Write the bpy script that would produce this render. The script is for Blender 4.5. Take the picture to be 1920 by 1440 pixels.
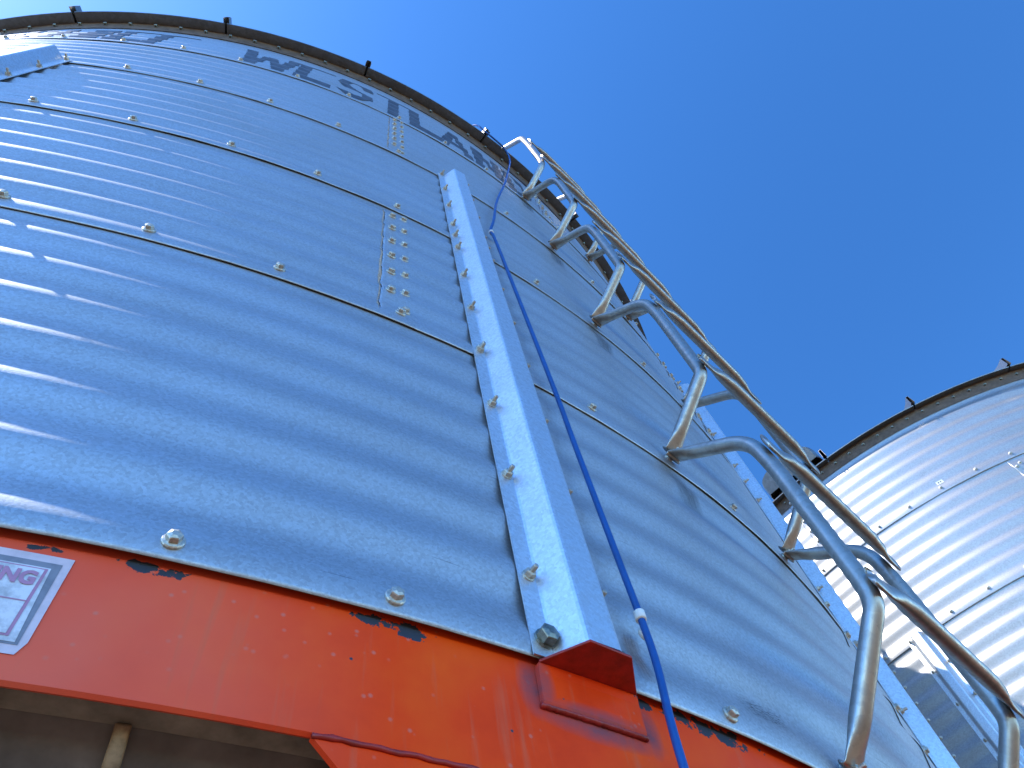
import bpy, bmesh, math, random
from mathutils import Vector, Matrix, noise

# ------------------------------------------------------------------ scene, camera, sky, sun
scn = bpy.context.scene
for ob in list(bpy.data.objects):
    bpy.data.objects.remove(ob, do_unlink=True)
COL = scn.collection
rad, deg, sin, cos, pi = math.radians, math.degrees, math.sin, math.cos, math.pi
random.seed(7)

Z0 = 2.25                     # height of the lower rim of the bin wall above the ground
R = 2.8969                    # wall radius (19 ft bin)
H = 0.711375                  # height of one ring of wall sheets (7 corrugations)
NC = 7
AMP = 0.0036
PH = 0.02                     # first crest above the sheet's lower edge, in rings

yaw, pitch, roll = 0.65106797, 1.0646794, -0.27029251
fwd = Vector((sin(yaw)*cos(pitch), cos(yaw)*cos(pitch), sin(pitch)))
rgt = Vector((cos(yaw), -sin(yaw), 0.0))
up = rgt.cross(fwd)
r2 = cos(roll)*rgt + sin(roll)*up
u2 = -sin(roll)*rgt + cos(roll)*up
cam_d = bpy.data.cameras.new('camera')
cam = bpy.data.objects.new('camera', cam_d)
COL.objects.link(cam)
cam_d.sensor_fit = 'HORIZONTAL'
cam_d.sensor_width = 36.0
cam_d.lens = 1445.195/1920.0*36.0
cam_d.clip_start = 0.02
cam_d.clip_end = 2000
mw = Matrix((( r2.x, u2.x, -fwd.x, 0.0),
             ( r2.y, u2.y, -fwd.y, -3.407575),
             ( r2.z, u2.z, -fwd.z, Z0-0.570342),
             (0, 0, 0, 1)))
cam.matrix_world = mw
scn.camera = cam

SUN_AZ, SUN_EL = 176.0, 58.0   # azimuth counted from +X towards +Y
sdir = Vector((cos(rad(SUN_AZ))*cos(rad(SUN_EL)), sin(rad(SUN_AZ))*cos(rad(SUN_EL)), sin(rad(SUN_EL))))
world = bpy.data.worlds.new('World')
scn.world = world
world.use_nodes = True
wn, wl = world.node_tree.nodes, world.node_tree.links
wn.clear()
sky = wn.new('ShaderNodeTexSky')
sky.sky_type = 'NISHITA'
sky.sun_disc = False
sky.sun_elevation = rad(SUN_EL)
sky.sun_rotation = rad(90.0 - SUN_AZ)
sky.altitude = 500
sky.air_density = 0.8
sky.dust_density = 0.25
sky.ozone_density = 2.0
hsv = wn.new('ShaderNodeHueSaturation')
hsv.inputs['Saturation'].default_value = 1.1
hsv.inputs['Hue'].default_value = 0.487
bg = wn.new('ShaderNodeBackground')
bg.inputs['Strength'].default_value = 0.118
wo = wn.new('ShaderNodeOutputWorld')
wl.new(sky.outputs['Color'], hsv.inputs['Color'])
gam = wn.new('ShaderNodeGamma')
gam.inputs['Gamma'].default_value = 1.7
wl.new(hsv.outputs['Color'], gam.inputs['Color'])
wl.new(gam.outputs['Color'], bg.inputs['Color'])
wl.new(bg.outputs['Background'], wo.inputs['Surface'])

sun_d = bpy.data.lights.new('sun', 'SUN')
sun_d.energy = 5.0
sun_d.angle = rad(0.53)
sun_d.color = (1.0, 0.955, 0.88)
sun = bpy.data.objects.new('sun', sun_d)
COL.objects.link(sun)
sun.rotation_euler = sdir.to_track_quat('Z', 'Y').to_euler()
sun.location = (-6, 3, 14)

vs = scn.view_settings
vs.view_transform = 'Standard'
vs.look = 'None'
vs.exposure = 0.8
vs.gamma = 1.0
vs.use_curve_mapping = False

# ------------------------------------------------------------------ materials
def mat(name):
    m = bpy.data.materials.new(name)
    m.use_nodes = True
    nt = m.node_tree
    return m, nt, nt.nodes['Principled BSDF']

def N(nt, typ, **kw):
    n = nt.nodes.new(typ)
    for k, v in kw.items():
        if k in n.inputs:
            n.inputs[k].default_value = v
        else:
            setattr(n, k, v)
    return n

def L(nt, a, b):
    nt.links.new(a, b)

def ramp(nt, src, stops):
    r = nt.nodes.new('ShaderNodeValToRGB')
    el = r.color_ramp.elements
    while len(el) < len(stops):
        el.new(0.5)
    for e, (p, c) in zip(el, stops):
        e.position = p
        e.color = c if len(c) == 4 else (*c, 1)
    L(nt, src, r.inputs['Fac'])
    return r

def g(v):
    return (v, v, v, 1)

def mixc(nt, fac, a, b, blend='MIX'):
    m = nt.nodes.new('ShaderNodeMix')
    m.data_type = 'RGBA'
    m.blend_type = blend
    for s, v in ((m.inputs[6], a), (m.inputs[7], b)):
        if isinstance(v, (tuple, list)):
            s.default_value = v
        else:
            L(nt, v, s)
    if isinstance(fac, (int, float)):
        m.inputs[0].default_value = fac
    else:
        L(nt, fac, m.inputs[0])
    return m.outputs[2]

def math_n(nt, op, a, b=None, c=None, clamp=False):
    m = nt.nodes.new('ShaderNodeMath')
    m.operation = op
    m.use_clamp = clamp
    for i, v in enumerate((a, b, c)):
        if v is None:
            continue
        if isinstance(v, (int, float)):
            m.inputs[i].default_value = v
        else:
            L(nt, v, m.inputs[i])
    return m.outputs[0]

def galvanized(name, uv=False, lo=0.52, hi=0.80, rough=(0.24, 0.40), spangle=160.0, tint=(0.93, 0.98, 1.03), bump=0.12, grime=0.5, metal=0.9):
    m, nt, b = mat(name)
    tc = N(nt, 'ShaderNodeTexCoord')
    src = tc.outputs['UV'] if uv else tc.outputs['Object']
    oi = N(nt, 'ShaderNodeObjectInfo')
    add = N(nt, 'ShaderNodeVectorMath', operation='ADD')
    L(nt, src, add.inputs[0])
    sc = N(nt, 'ShaderNodeVectorMath', operation='SCALE')
    sc.inputs[0].default_value = (31.7, 17.3, 9.1)
    L(nt, oi.outputs['Random'], sc.inputs['Scale'])
    L(nt, sc.outputs[0], add.inputs[1])
    co = add.outputs[0]
    # zinc spangle, weathered to a soft mottle
    v = N(nt, 'ShaderNodeTexVoronoi', Scale=spangle)
    L(nt, co, v.inputs['Vector'])
    n1 = N(nt, 'ShaderNodeTexNoise', Scale=spangle*1.7, Detail=4.0, Roughness=0.7)
    L(nt, co, n1.inputs['Vector'])
    n2 = N(nt, 'ShaderNodeTexNoise', Scale=3.1, Detail=5.0, Roughness=0.62)
    L(nt, co, n2.inputs['Vector'])
    # long faint rolling and water streaks along the sheet
    mp = N(nt, 'ShaderNodeMapping')
    mp.inputs['Scale'].default_value = (1.3, 34.0, 1.3) if uv else (4, 4, 4)
    L(nt, co, mp.inputs['Vector'])
    n3 = N(nt, 'ShaderNodeTexNoise', Scale=1.0, Detail=5.0, Roughness=0.6)
    L(nt, mp.outputs[0], n3.inputs['Vector'])
    cellv = N(nt, 'ShaderNodeSeparateColor')
    L(nt, v.outputs['Color'], cellv.inputs[0])
    f = math_n(nt, 'MULTIPLY', cellv.outputs[0], 0.28)
    f = math_n(nt, 'MULTIPLY_ADD', n1.outputs['Fac'], 0.40, f)
    f = math_n(nt, 'MULTIPLY_ADD', n2.outputs['Fac'], 0.35, f)
    f = math_n(nt, 'MULTIPLY_ADD', n3.outputs['Fac'], 0.35, f)
    rp = ramp(nt, f, [(0.35, (lo*tint[0], lo*tint[1], lo*tint[2])), (0.95, (hi*tint[0], hi*tint[1], hi*tint[2]))])
    # dull dirt, patchy
    nd = N(nt, 'ShaderNodeTexNoise', Scale=1.4, Detail=8.0, Roughness=0.68)
    L(nt, co, nd.inputs['Vector'])
    dm = ramp(nt, nd.outputs['Fac'], [(0.50, g(0)), (0.78, g(grime))])
    colr = mixc(nt, dm.outputs['Color'], rp.outputs['Color'], (lo*0.8, lo*0.78, lo*0.72, 1))
    if uv:
        # short dark scuffs that run along the sheet
        mq = N(nt, 'ShaderNodeMapping')
        mq.inputs['Scale'].default_value = (9.0, 190.0, 9.0)
        L(nt, co, mq.inputs['Vector'])
        ns = N(nt, 'ShaderNodeTexNoise', Scale=1.0, Detail=3.0, Roughness=0.55)
        L(nt, mq.outputs[0], ns.inputs['Vector'])
        sm = ramp(nt, ns.outputs['Fac'], [(0.70, g(0)), (0.78, g(0.55))])
        colr = mixc(nt, sm.outputs['Color'], colr, (0.10, 0.10, 0.10, 1))
    L(nt, colr, b.inputs['Base Color'])
    b.inputs['Metallic'].default_value = metal
    rr = ramp(nt, f, [(0.3, g(rough[1])), (0.95, g(rough[0]))])
    rr2 = mixc(nt, dm.outputs['Color'], rr.outputs['Color'], g(0.62))
    L(nt, rr2, b.inputs['Roughness'])
    bp = N(nt, 'ShaderNodeBump', Strength=bump, Distance=0.002)
    L(nt, f, bp.inputs['Height'])
    L(nt, bp.outputs[0], b.inputs['Normal'])
    return m

def simple(name, col, rough=0.5, metal=0.0, var=0.25, scale=40.0, bump=0.0):
    m, nt, b = mat(name)
    tc = N(nt, 'ShaderNodeTexCoord')
    n = N(nt, 'ShaderNodeTexNoise', Scale=scale, Detail=5.0, Roughness=0.65)
    L(nt, tc.outputs['Object'], n.inputs['Vector'])
    rp = ramp(nt, n.outputs['Fac'], [(0.3, tuple(c*(1-var) for c in col)), (0.7, tuple(min(1, c*(1+var)) for c in col))])
    L(nt, rp.outputs['Color'], b.inputs['Base Color'])
    b.inputs['Roughness'].default_value = rough
    b.inputs['Metallic'].default_value = metal
    if bump:
        bp = N(nt, 'ShaderNodeBump', Strength=bump, Distance=0.002)
        L(nt, n.outputs['Fac'], bp.inputs['Height'])
        L(nt, bp.outputs[0], b.inputs['Normal'])
    return m

M = {}
M['wall'] = galvanized('galvanized_wall', uv=True, metal=0.88, lo=0.32, hi=0.55, rough=(0.47, 0.60), spangle=320.0, bump=0.2, grime=0.3, tint=(0.90, 0.97, 1.05))
M['wall_b'] = galvanized('sunlit_galvanized_wall', uv=True, metal=0.75, lo=0.28, hi=0.42, rough=(0.42, 0.52), grime=0.3, tint=(1, 1, 1))  # copy of the wall zinc with the sunlit look tuned into its colour
M['stiff'] = galvanized('galvanized_stiffener', lo=0.50, hi=0.84, rough=(0.38, 0.52), spangle=230.0, bump=0.3, grime=0.25)
M['tube'] = galvanized('galvanized_tube', lo=0.28, hi=0.46, rough=(0.34, 0.48), tint=(1.0, 0.92, 0.83), spangle=90.0, bump=0.06, grime=0.35)
M['roof'] = galvanized('galvanized_roof', lo=0.16, hi=0.27, rough=(0.4, 0.55), spangle=60.0)
M['bolt'] = simple('zinc_bolt', (0.50, 0.475, 0.41), 0.48, 0.8, 0.3, 300.0)
M['bolt_dark'] = simple('tarnished_bolt', (0.22, 0.23, 0.20), 0.38, 0.85, 0.35, 200.0)
M['rubber'] = simple('black_rubber', (0.02, 0.02, 0.02), 0.7)
M['seal'] = simple('old_sealant', (0.36, 0.30, 0.24), 0.85, 0.0, 0.4, 120.0, 0.6)
M['letter'] = simple('faded_black_paint', (0.075, 0.080, 0.095), 0.42, 0.25, 0.5, 25.0)
M['cable'] = simple('blue_plastic', (0.003, 0.070, 0.30), 0.45, 0.0, 0.15, 30.0)
M['white'] = simple('white_plastic', (0.72, 0.72, 0.70), 0.5, 0.0, 0.08)
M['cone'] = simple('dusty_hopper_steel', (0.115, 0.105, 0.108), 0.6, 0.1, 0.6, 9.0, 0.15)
M['flange'] = simple('stained_primer', (0.20, 0.185, 0.165), 0.75, 0.0, 0.6, 14.0, 0.4)
M['seam'] = simple('cone_seam_paint', (0.24, 0.165, 0.10), 0.75, 0.0, 0.5, 60.0, 0.5)
M['edge'] = simple('rusty_cut_edge', (0.07, 0.05, 0.038), 0.8, 0.0, 0.4, 60.0)
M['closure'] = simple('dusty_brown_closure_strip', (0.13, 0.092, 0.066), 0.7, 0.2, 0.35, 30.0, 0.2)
M['gap'] = simple('dark_interior', (0.03, 0.03, 0.03), 0.8)

# weathered orange paint on the hopper; UV = (arc length, height) in metres
def orange_paint():
    m, nt, b = mat('weathered_orange_paint')
    tc = N(nt, 'ShaderNodeTexCoord')
    co = tc.outputs['UV']
    sx = N(nt, 'ShaderNodeSeparateXYZ')
    L(nt, co, sx.inputs[0])
    n1 = N(nt, 'ShaderNodeTexNoise', Scale=6.0, Detail=5.0, Roughness=0.6)
    L(nt, co, n1.inputs['Vector'])
    base = ramp(nt, n1.outputs['Fac'], [(0.30, (0.70, 0.036, 0.003)), (0.52, (0.84, 0.056, 0.003)), (0.74, (0.88, 0.088, 0.004))])
    # veil of faded paint and painted-in lens haze, then pale spatter
    n2 = N(nt, 'ShaderNodeTexNoise', Scale=2.3, Detail=4.0, Roughness=0.55)
    L(nt, co, n2.inputs['Vector'])
    left = math_n(nt, 'MULTIPLY_ADD', sx.outputs['X'], -3.0, 0.55, clamp=True)      # stronger to the left, where the flare haze lies
    veil0 = ramp(nt, n2.outputs['Fac'], [(0.40, g(0.25)), (0.68, g(0.9))])
    veil_f = math_n(nt, 'MULTIPLY', veil0.outputs['Color'], math_n(nt, 'ADD', left, 0.05), clamp=True)
    c = mixc(nt, veil_f, base.outputs['Color'], (0.74, 0.17, 0.12, 1))
    v = N(nt, 'ShaderNodeTexVoronoi', Scale=55.0, Randomness=1.0)
    L(nt, co, v.inputs['Vector'])
    spot = ramp(nt, v.outputs['Distance'], [(0.05, g(0.6)), (0.16, g(0))])
    n3 = N(nt, 'ShaderNodeTexNoise', Scale=9.0, Detail=2.0)
    L(nt, co, n3.inputs['Vector'])
    gate = ramp(nt, n3.outputs['Fac'], [(0.40, g(0)), (0.56, g(1))])
    sp = math_n(nt, 'MULTIPLY', spot.outputs['Color'], gate.outputs['Color'])
    c = mixc(nt, sp, c, (0.60, 0.20, 0.15, 1))
    # run marks down the plate
    mp = N(nt, 'ShaderNodeMapping')
    mp.inputs['Scale'].default_value = (70.0, 5.0, 1.0)
    L(nt, co, mp.inputs['Vector'])
    n4 = N(nt, 'ShaderNodeTexNoise', Scale=1.0, Detail=4.0)
    L(nt, mp.outputs[0], n4.inputs['Vector'])
    runm = ramp(nt, n4.outputs['Fac'], [(0.58, g(0)), (0.78, g(0.45))])
    c = mixc(nt, runm.outputs['Color'], c, (0.55, 0.15, 0.08, 1))
    # chips down to grey primer: along the upper edge at four worn places, plus pin-holes
    n5 = N(nt, 'ShaderNodeTexNoise', Scale=42.0, Detail=6.0, Roughness=0.65)
    L(nt, co, n5.inputs['Vector'])
    chips = None
    for (u0, v0, su, sv) in [(-0.038, -0.0185, 0.040, 0.0105), (0.192, -0.0180, 0.056, 0.0125), (0.590, -0.0170, 0.095, 0.0155),
                             (-0.128, -0.0185, 0.018, 0.006), (0.475, -0.019, 0.022, 0.009)]:
        du = math_n(nt, 'DIVIDE', math_n(nt, 'SUBTRACT', sx.outputs['X'], u0), su)
        dv = math_n(nt, 'DIVIDE', math_n(nt, 'SUBTRACT', sx.outputs['Y'], v0), sv)
        d2 = math_n(nt, 'ADD', math_n(nt, 'MULTIPLY', du, du), math_n(nt, 'MULTIPLY', dv, dv))
        f = math_n(nt, 'SUBTRACT', 1.0, d2, clamp=True)
        chips = f if chips is None else math_n(nt, 'MAXIMUM', chips, f)
    cm = math_n(nt, 'MULTIPLY_ADD', n5.outputs['Fac'], 1.25, math_n(nt, 'MULTIPLY', chips, 0.26))
    cmask = ramp(nt, cm, [(0.76, g(0)), (0.78, g(1))])
    cmask2 = math_n(nt, 'MULTIPLY', cmask.outputs['Color'], math_n(nt, 'GREATER_THAN', chips, 0.005))
    v2 = N(nt, 'ShaderNodeTexVoronoi', Scale=30.0)
    L(nt, co, v2.inputs['Vector'])
    pin = ramp(nt, v2.outputs['Distance'], [(0.035, g(1)), (0.06, g(0))])
    pin2 = math_n(nt, 'MULTIPLY', pin.outputs['Color'], math_n(nt, 'GREATER_THAN', n3.outputs['Fac'], 0.54))
    cmask3 = math_n(nt, 'MAXIMUM', cmask2, pin2)
    # burnt purple-grey paint round the welds of the bracket
    halo = None
    for (u0, v0, su, sv) in [(0.336, -0.045, 0.022, 0.040), (0.41, -0.072, 0.090, 0.020), (0.480, -0.055, 0.016, 0.035)]:
        du = math_n(nt, 'DIVIDE', math_n(nt, 'SUBTRACT', sx.outputs['X'], u0), su)
        dv = math_n(nt, 'DIVIDE', math_n(nt, 'SUBTRACT', sx.outputs['Y'], v0), sv)
        f = math_n(nt, 'SUBTRACT', 1.0, math_n(nt, 'ADD', math_n(nt, 'MULTIPLY', du, du), math_n(nt, 'MULTIPLY', dv, dv)), clamp=True)
        halo = f if halo is None else math_n(nt, 'MAXIMUM', halo, f)
    hz = math_n(nt, 'MULTIPLY', halo, math_n(nt, 'MULTIPLY_ADD', n5.outputs['Fac'], 1.6, 0.1), clamp=True)
    c = mixc(nt, hz, c, (0.26, 0.075, 0.085, 1))
    c = mixc(nt, cmask3, c, (0.045, 0.055, 0.075, 1))
    L(nt, c, b.inputs['Base Color'])
    L(nt, math_n(nt, 'MULTIPLY_ADD', n1.outputs['Fac'], 0.3, 0.22), b.inputs['Roughness'])
    b.inputs['Specular IOR Level'].default_value = 0.10
    hb = math_n(nt, 'SUBTRACT', math_n(nt, 'MULTIPLY', n5.outputs['Fac'], 0.25), cmask3)
    bp = N(nt, 'ShaderNodeBump', Strength=0.25, Distance=0.0012)
    L(nt, hb, bp.inputs['Height'])
    L(nt, bp.outputs[0], b.inputs['Normal'])
    return m
M['orange'] = orange_paint()
M['red'] = simple('shaded_orange_and_welds', (0.30, 0.016, 0.012), 0.45, 0.0, 0.35, 60.0, 0.3)  # orange bracket's shaded underside painted as dark red; weld beads share it

# weathered sticker
def sticker_mat(name, col, dirt):
    m, nt, b = mat(name)
    tc = N(nt, 'ShaderNodeTexCoord')
    n = N(nt, 'ShaderNodeTexNoise', Scale=55.0, Detail=8.0, Roughness=0.7)
    L(nt, tc.outputs['Object'], n.inputs['Vector'])
    r = ramp(nt, n.outputs['Fac'], [(0.44, g(0)), (0.66, g(dirt))])
    c = mixc(nt, r.outputs['Color'], (*col, 1), (0.10, 0.11, 0.13, 1))
    L(nt, c, b.inputs['Base Color'])
    b.inputs['Roughness'].default_value = 0.45
    return m
M['st_border'] = sticker_mat('faded_pink_border', (0.62, 0.53, 0.59), 0.2)
M['st_black'] = sticker_mat('worn_black_print', (0.22, 0.23, 0.28), 0.5)
M['st_white'] = sticker_mat('dirty_white_label', (0.64, 0.66, 0.72), 0.5)
M['st_red'] = sticker_mat('faded_red_print', (0.45, 0.22, 0.34), 0.25)

# thin grime film: see-through where the noise is low
def film(name, col, scale, lo, hi, amount, stretch=(1, 1, 1)):
    m, nt, b = mat(name)
    out = nt.nodes['Material Output']
    tc = N(nt, 'ShaderNodeTexCoord')
    mp = N(nt, 'ShaderNodeMapping')
    mp.inputs['Scale'].default_value = stretch
    L(nt, tc.outputs['UV'], mp.inputs['Vector'])
    n = N(nt, 'ShaderNodeTexNoise', Scale=scale, Detail=6.0, Roughness=0.65)
    L(nt, mp.outputs[0], n.inputs['Vector'])
    # fade to the patch's border (uv 0..1)
    sx = N(nt, 'ShaderNodeSeparateXYZ')
    L(nt, tc.outputs['UV'], sx.inputs[0])
    fx = math_n(nt, 'MULTIPLY', math_n(nt, 'MULTIPLY', sx.outputs['X'], math_n(nt, 'SUBTRACT', 1.0, sx.outputs['X'])), 4.0)
    fy = math_n(nt, 'MULTIPLY', math_n(nt, 'MULTIPLY', sx.outputs['Y'], math_n(nt, 'SUBTRACT', 1.0, sx.outputs['Y'])), 4.0)
    e = math_n(nt, 'MULTIPLY', fx, fy)
    r = ramp(nt, n.outputs['Fac'], [(lo, g(0)), (hi, g(amount))])
    a = math_n(nt, 'MULTIPLY', r.outputs['Color'], math_n(nt, 'POWER', e, 0.6), clamp=True)
    b.inputs['Base Color'].default_value = (*col, 1)
    b.inputs['Roughness'].default_value = 0.6
    L(nt, a, b.inputs['Alpha'])
    return m
M['scuff'] = film('dark_scuff', (0.02, 0.02, 0.025), 9.0, 0.50, 0.60, 0.9, (1.0, 3.0, 1.0))
M['drip'] = film('grime_drip', (0.05, 0.045, 0.04), 3.0, 0.30, 0.75, 0.75, (2.5, 0.7, 1))
M['rust'] = film('rust_drip', (0.20, 0.09, 0.03), 3.0, 0.25, 0.75, 0.7, (3.0, 0.6, 1))

# ground: dry dirt with straw and thin grass
def ground_mat():
    m, nt, b = mat('dry_dirt_and_straw')
    tc = N(nt, 'ShaderNodeTexCoord')
    n = N(nt, 'ShaderNodeTexNoise', Scale=0.35, Detail=10.0, Roughness=0.68)
    L(nt, tc.outputs['Object'], n.inputs['Vector'])
    n2 = N(nt, 'ShaderNodeTexNoise', Scale=22.0, Detail=8.0, Roughness=0.75)
    L(nt, tc.outputs['Object'], n2.inputs['Vector'])
    r = ramp(nt, n.outputs['Fac'], [(0.35, (0.11, 0.066, 0.031)), (0.55, (0.165, 0.10, 0.048)), (0.72, (0.09, 0.075, 0.028))])
    c = mixc(nt, 0.5, r.outputs['Color'], n2.outputs['Color'], 'SOFT_LIGHT')
    L(nt, c, b.inputs['Base Color'])
    b.inputs['Roughness'].default_value = 0.95
    bp = N(nt, 'ShaderNodeBump', Strength=0.7, Distance=0.04)
    L(nt, n2.outputs['Fac'], bp.inputs['Height'])
    L(nt, bp.outputs[0], b.inputs['Normal'])
    return m
M['ground'] = ground_mat()

# ------------------------------------------------------------------ helpers
def link(name, me, parent=None, material=None, loc=None, rot=None, smooth=False):
    o = bpy.data.objects.new(name, me)
    COL.objects.link(o)
    if parent is not None:
        o.parent = parent
    if material is not None and len(me.materials) == 0:
        me.materials.append(material)
    if loc is not None:
        o.location = loc
    if rot is not None:
        o.rotation_euler = rot
    if smooth:
        for p in me.polygons:
            p.use_smooth = True
    return o

def pydata(name, v, f, smooth=False, uvs=None):
    me = bpy.data.meshes.new(name)
    me.from_pydata(v, [], f)
    if uvs is not None:
        ul = me.uv_layers.new(name='uv')
        for lp in me.loops:
            ul.data[lp.index].uv = uvs[lp.vertex_index]
    if smooth:
        for p in me.polygons:
            p.use_smooth = True
    me.update()
    return me

def fix_normals(me):
    bm = bmesh.new(); bm.from_mesh(me)
    bmesh.ops.recalc_face_normals(bm, faces=bm.faces)
    bm.to_mesh(me); bm.free()
    return me

def bevel(me, w=0.002, seg=1, ang=30):
    bm = bmesh.new(); bm.from_mesh(me)
    bmesh.ops.recalc_face_normals(bm, faces=bm.faces)
    ed = [e for e in bm.edges if len(e.link_faces) == 2 and e.calc_face_angle(0) > rad(ang)]
    bmesh.ops.bevel(bm, geom=ed, offset=w, segments=seg, affect='EDGES', profile=0.5, clamp_overlap=True)
    bm.to_mesh(me); bm.free()
    return me

def thing(name, label, cat, loc=(0, 0, 0), rotz=0.0, group=None):
    o = bpy.data.objects.new(name, None)
    COL.objects.link(o)
    o.location = loc
    o.rotation_euler = (0, 0, rotz)
    o['label'] = label; o['category'] = cat
    if group:
        o['group'] = group
    return o

def cyl(thd, r, z):
    t = rad(thd)
    return Vector((r*sin(t), -r*cos(t), Z0 + z))

def corr(z):
    q = 2*pi*NC*(z/H - PH)
    return AMP*(cos(q) + 0.08*sin(2*q))

def smooth01(x):
    x = max(0.0, min(1.0, x))
    return x*x*(3 - 2*x)

def out_rot(thd, spin=0.0):
    """rotation that takes local +Z to the outward normal at azimuth thd, local +Y to world up"""
    t = rad(thd)
    n = Vector((sin(t), -cos(t), 0)); upv = Vector((0, 0, 1)); x = upv.cross(n)
    m = Matrix(((x.x, 0, n.x), (x.y, 0, n.y), (x.z, 1, n.z)))
    return (m @ Matrix.Rotation(spin, 3, 'Z')).to_euler()

def lathe(prof, n=12, hexp=None):
    v, f = [], []
    for (r, z) in prof:
        for i in range(n):
            a = 2*pi*i/n
            v.append((r*cos(a), r*sin(a), z))
    for k in range(len(prof)-1):
        for i in range(n):
            j = (i+1) % n
            f.append((k*n+i, k*n+j, (k+1)*n+j, (k+1)*n+i))
    f.append(tuple(range((len(prof)-1)*n, len(prof)*n)))
    return v, f

def merge(parts):
    v, f = [], []
    for pv, pf in parts:
        b = len(v)
        v += [tuple(x) for x in pv]
        f += [tuple(i+b for i in q) for q in pf]
    return v, f

def shift(vf, dx=0, dy=0, dz=0):
    return [(x+dx, y+dy, z+dz) for x, y, z in vf[0]], vf[1]

def hexprism(r, z0, z1, dome=0.0012):
    prof = [(r, z0), (r, z1-0.0012), (r*0.90, z1), (r*0.45, z1+dome)]
    return lathe(prof, 6)

# flange bolt head with sealing washer, and nut with stud
_v, _f = merge([lathe([(0.0108, -0.004), (0.0108, 0.0012), (0.0098, 0.0022), (0.0070, 0.0030)], 16), hexprism(0.0076, 0.002, 0.0088)])
ME_BOLT = fix_normals(pydata('bolt', _v, _f)); ME_BOLT.materials.append(M['bolt'])
_v, _f = merge([lathe([(0.0088, -0.003), (0.0088, 0.0012), (0.0070, 0.0018)], 14), hexprism(0.0074, 0.0010, 0.0075), lathe([(0.0036, 0.004), (0.0036, 0.0165), (0.0030, 0.0178)], 10)])
ME_NUT = fix_normals(pydata('nut', _v, _f)); ME_NUT.materials.append(M['bolt'])
_v, _f = merge([lathe([(0.0125, -0.003), (0.0125, 0.0015)], 16), hexprism(0.0118, 0.001, 0.0120, 0.0016)])
ME_BIG = fix_normals(pydata('big_bolt', _v, _f)); ME_BIG.materials.append(M['bolt_dark'])
_v, _f = merge([lathe([(0.0062, -0.004), (0.0062, 0.001)], 10), hexprism(0.0052, 0.001, 0.007)])
ME_CLIP = fix_normals(pydata('eave_bolt', _v, _f)); ME_CLIP.materials.append(M['bolt_dark'])

def sweep(pts, prof, up_hint=Vector((0, 0, 1)), cap=True, n=14):
    """tube along pts; prof[i]=(a,b): half sizes along side vector and normal"""
    v, f = [], []
    m = len(pts)
    for i, p in enumerate(pts):
        t = (pts[min(i+1, m-1)] - pts[max(i-1, 0)]).normalized()
        s = t.cross(up_hint)
        if s.length < 1e-4:
            s = t.cross(Vector((1, 0, 0)))
        s.normalize()
        nn = s.cross(t).normalized()
        a, b = prof[i] if isinstance(prof, list) else prof
        for k in range(n):
            q = 2*pi*k/n
            v.append(p + s*(a*cos(q)) + nn*(b*sin(q)))
    for i in range(m-1):
        for k in range(n):
            j = (k+1) % n
            f.append((i*n+k, i*n+j, (i+1)*n+j, (i+1)*n+k))
    if cap:
        f.append(tuple(range(n))); f.append(tuple(range((m-1)*n, m*n)))
    return [tuple(x) for x in v], f

def round_path(pts, rads, seg=6):
    """polyline with filleted corners"""
    out = [pts[0]]
    for i in range(1, len(pts)-1):
        a, b, c = pts[i-1], pts[i], pts[i+1]
        r = rads[i-1] if isinstance(rads, (list, tuple)) else rads
        d1, d2 = (a-b), (c-b)
        l = min(r, d1.length*0.48, d2.length*0.48)
        p1, p2 = b + d1.normalized()*l, b + d2.normalized()*l
        for k in range(seg+1):
            t = k/seg
            out.append((1-t)**2*p1 + 2*t*(1-t)*b + t*t*p2)
    out.append(pts[-1])
    return out

def densify(pts, step):
    out = [pts[0]]
    for a, b in zip(pts[:-1], pts[1:]):
        k = max(1, int((b-a).length/step))
        for i in range(1, k+1):
            out.append(a.lerp(b, i/k))
    return out

# ------------------------------------------------------------------ ground
gv, gf = [], []
GN = 60
for j in range(GN+1):
    for i in range(GN+1):
        x = (i/GN*2-1); y = (j/GN*2-1)
        x = math.copysign(abs(x)**2.6, x)*600; y = math.copysign(abs(y)**2.6, y)*600
        d = math.hypot(x, y)
        z = 0.05*noise.noise(Vector((x*0.3, y*0.3, 0))) if d > 8 else 0.0
        gv.append((x, y, z))
for j in range(GN):
    for i in range(GN):
        a = j*(GN+1)+i
        gf.append((a, a+1, a+GN+2, a+GN+1))
go = link('ground', pydata('ground', gv, gf, True), None, M['ground'])
go['kind'] = 'structure'

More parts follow.
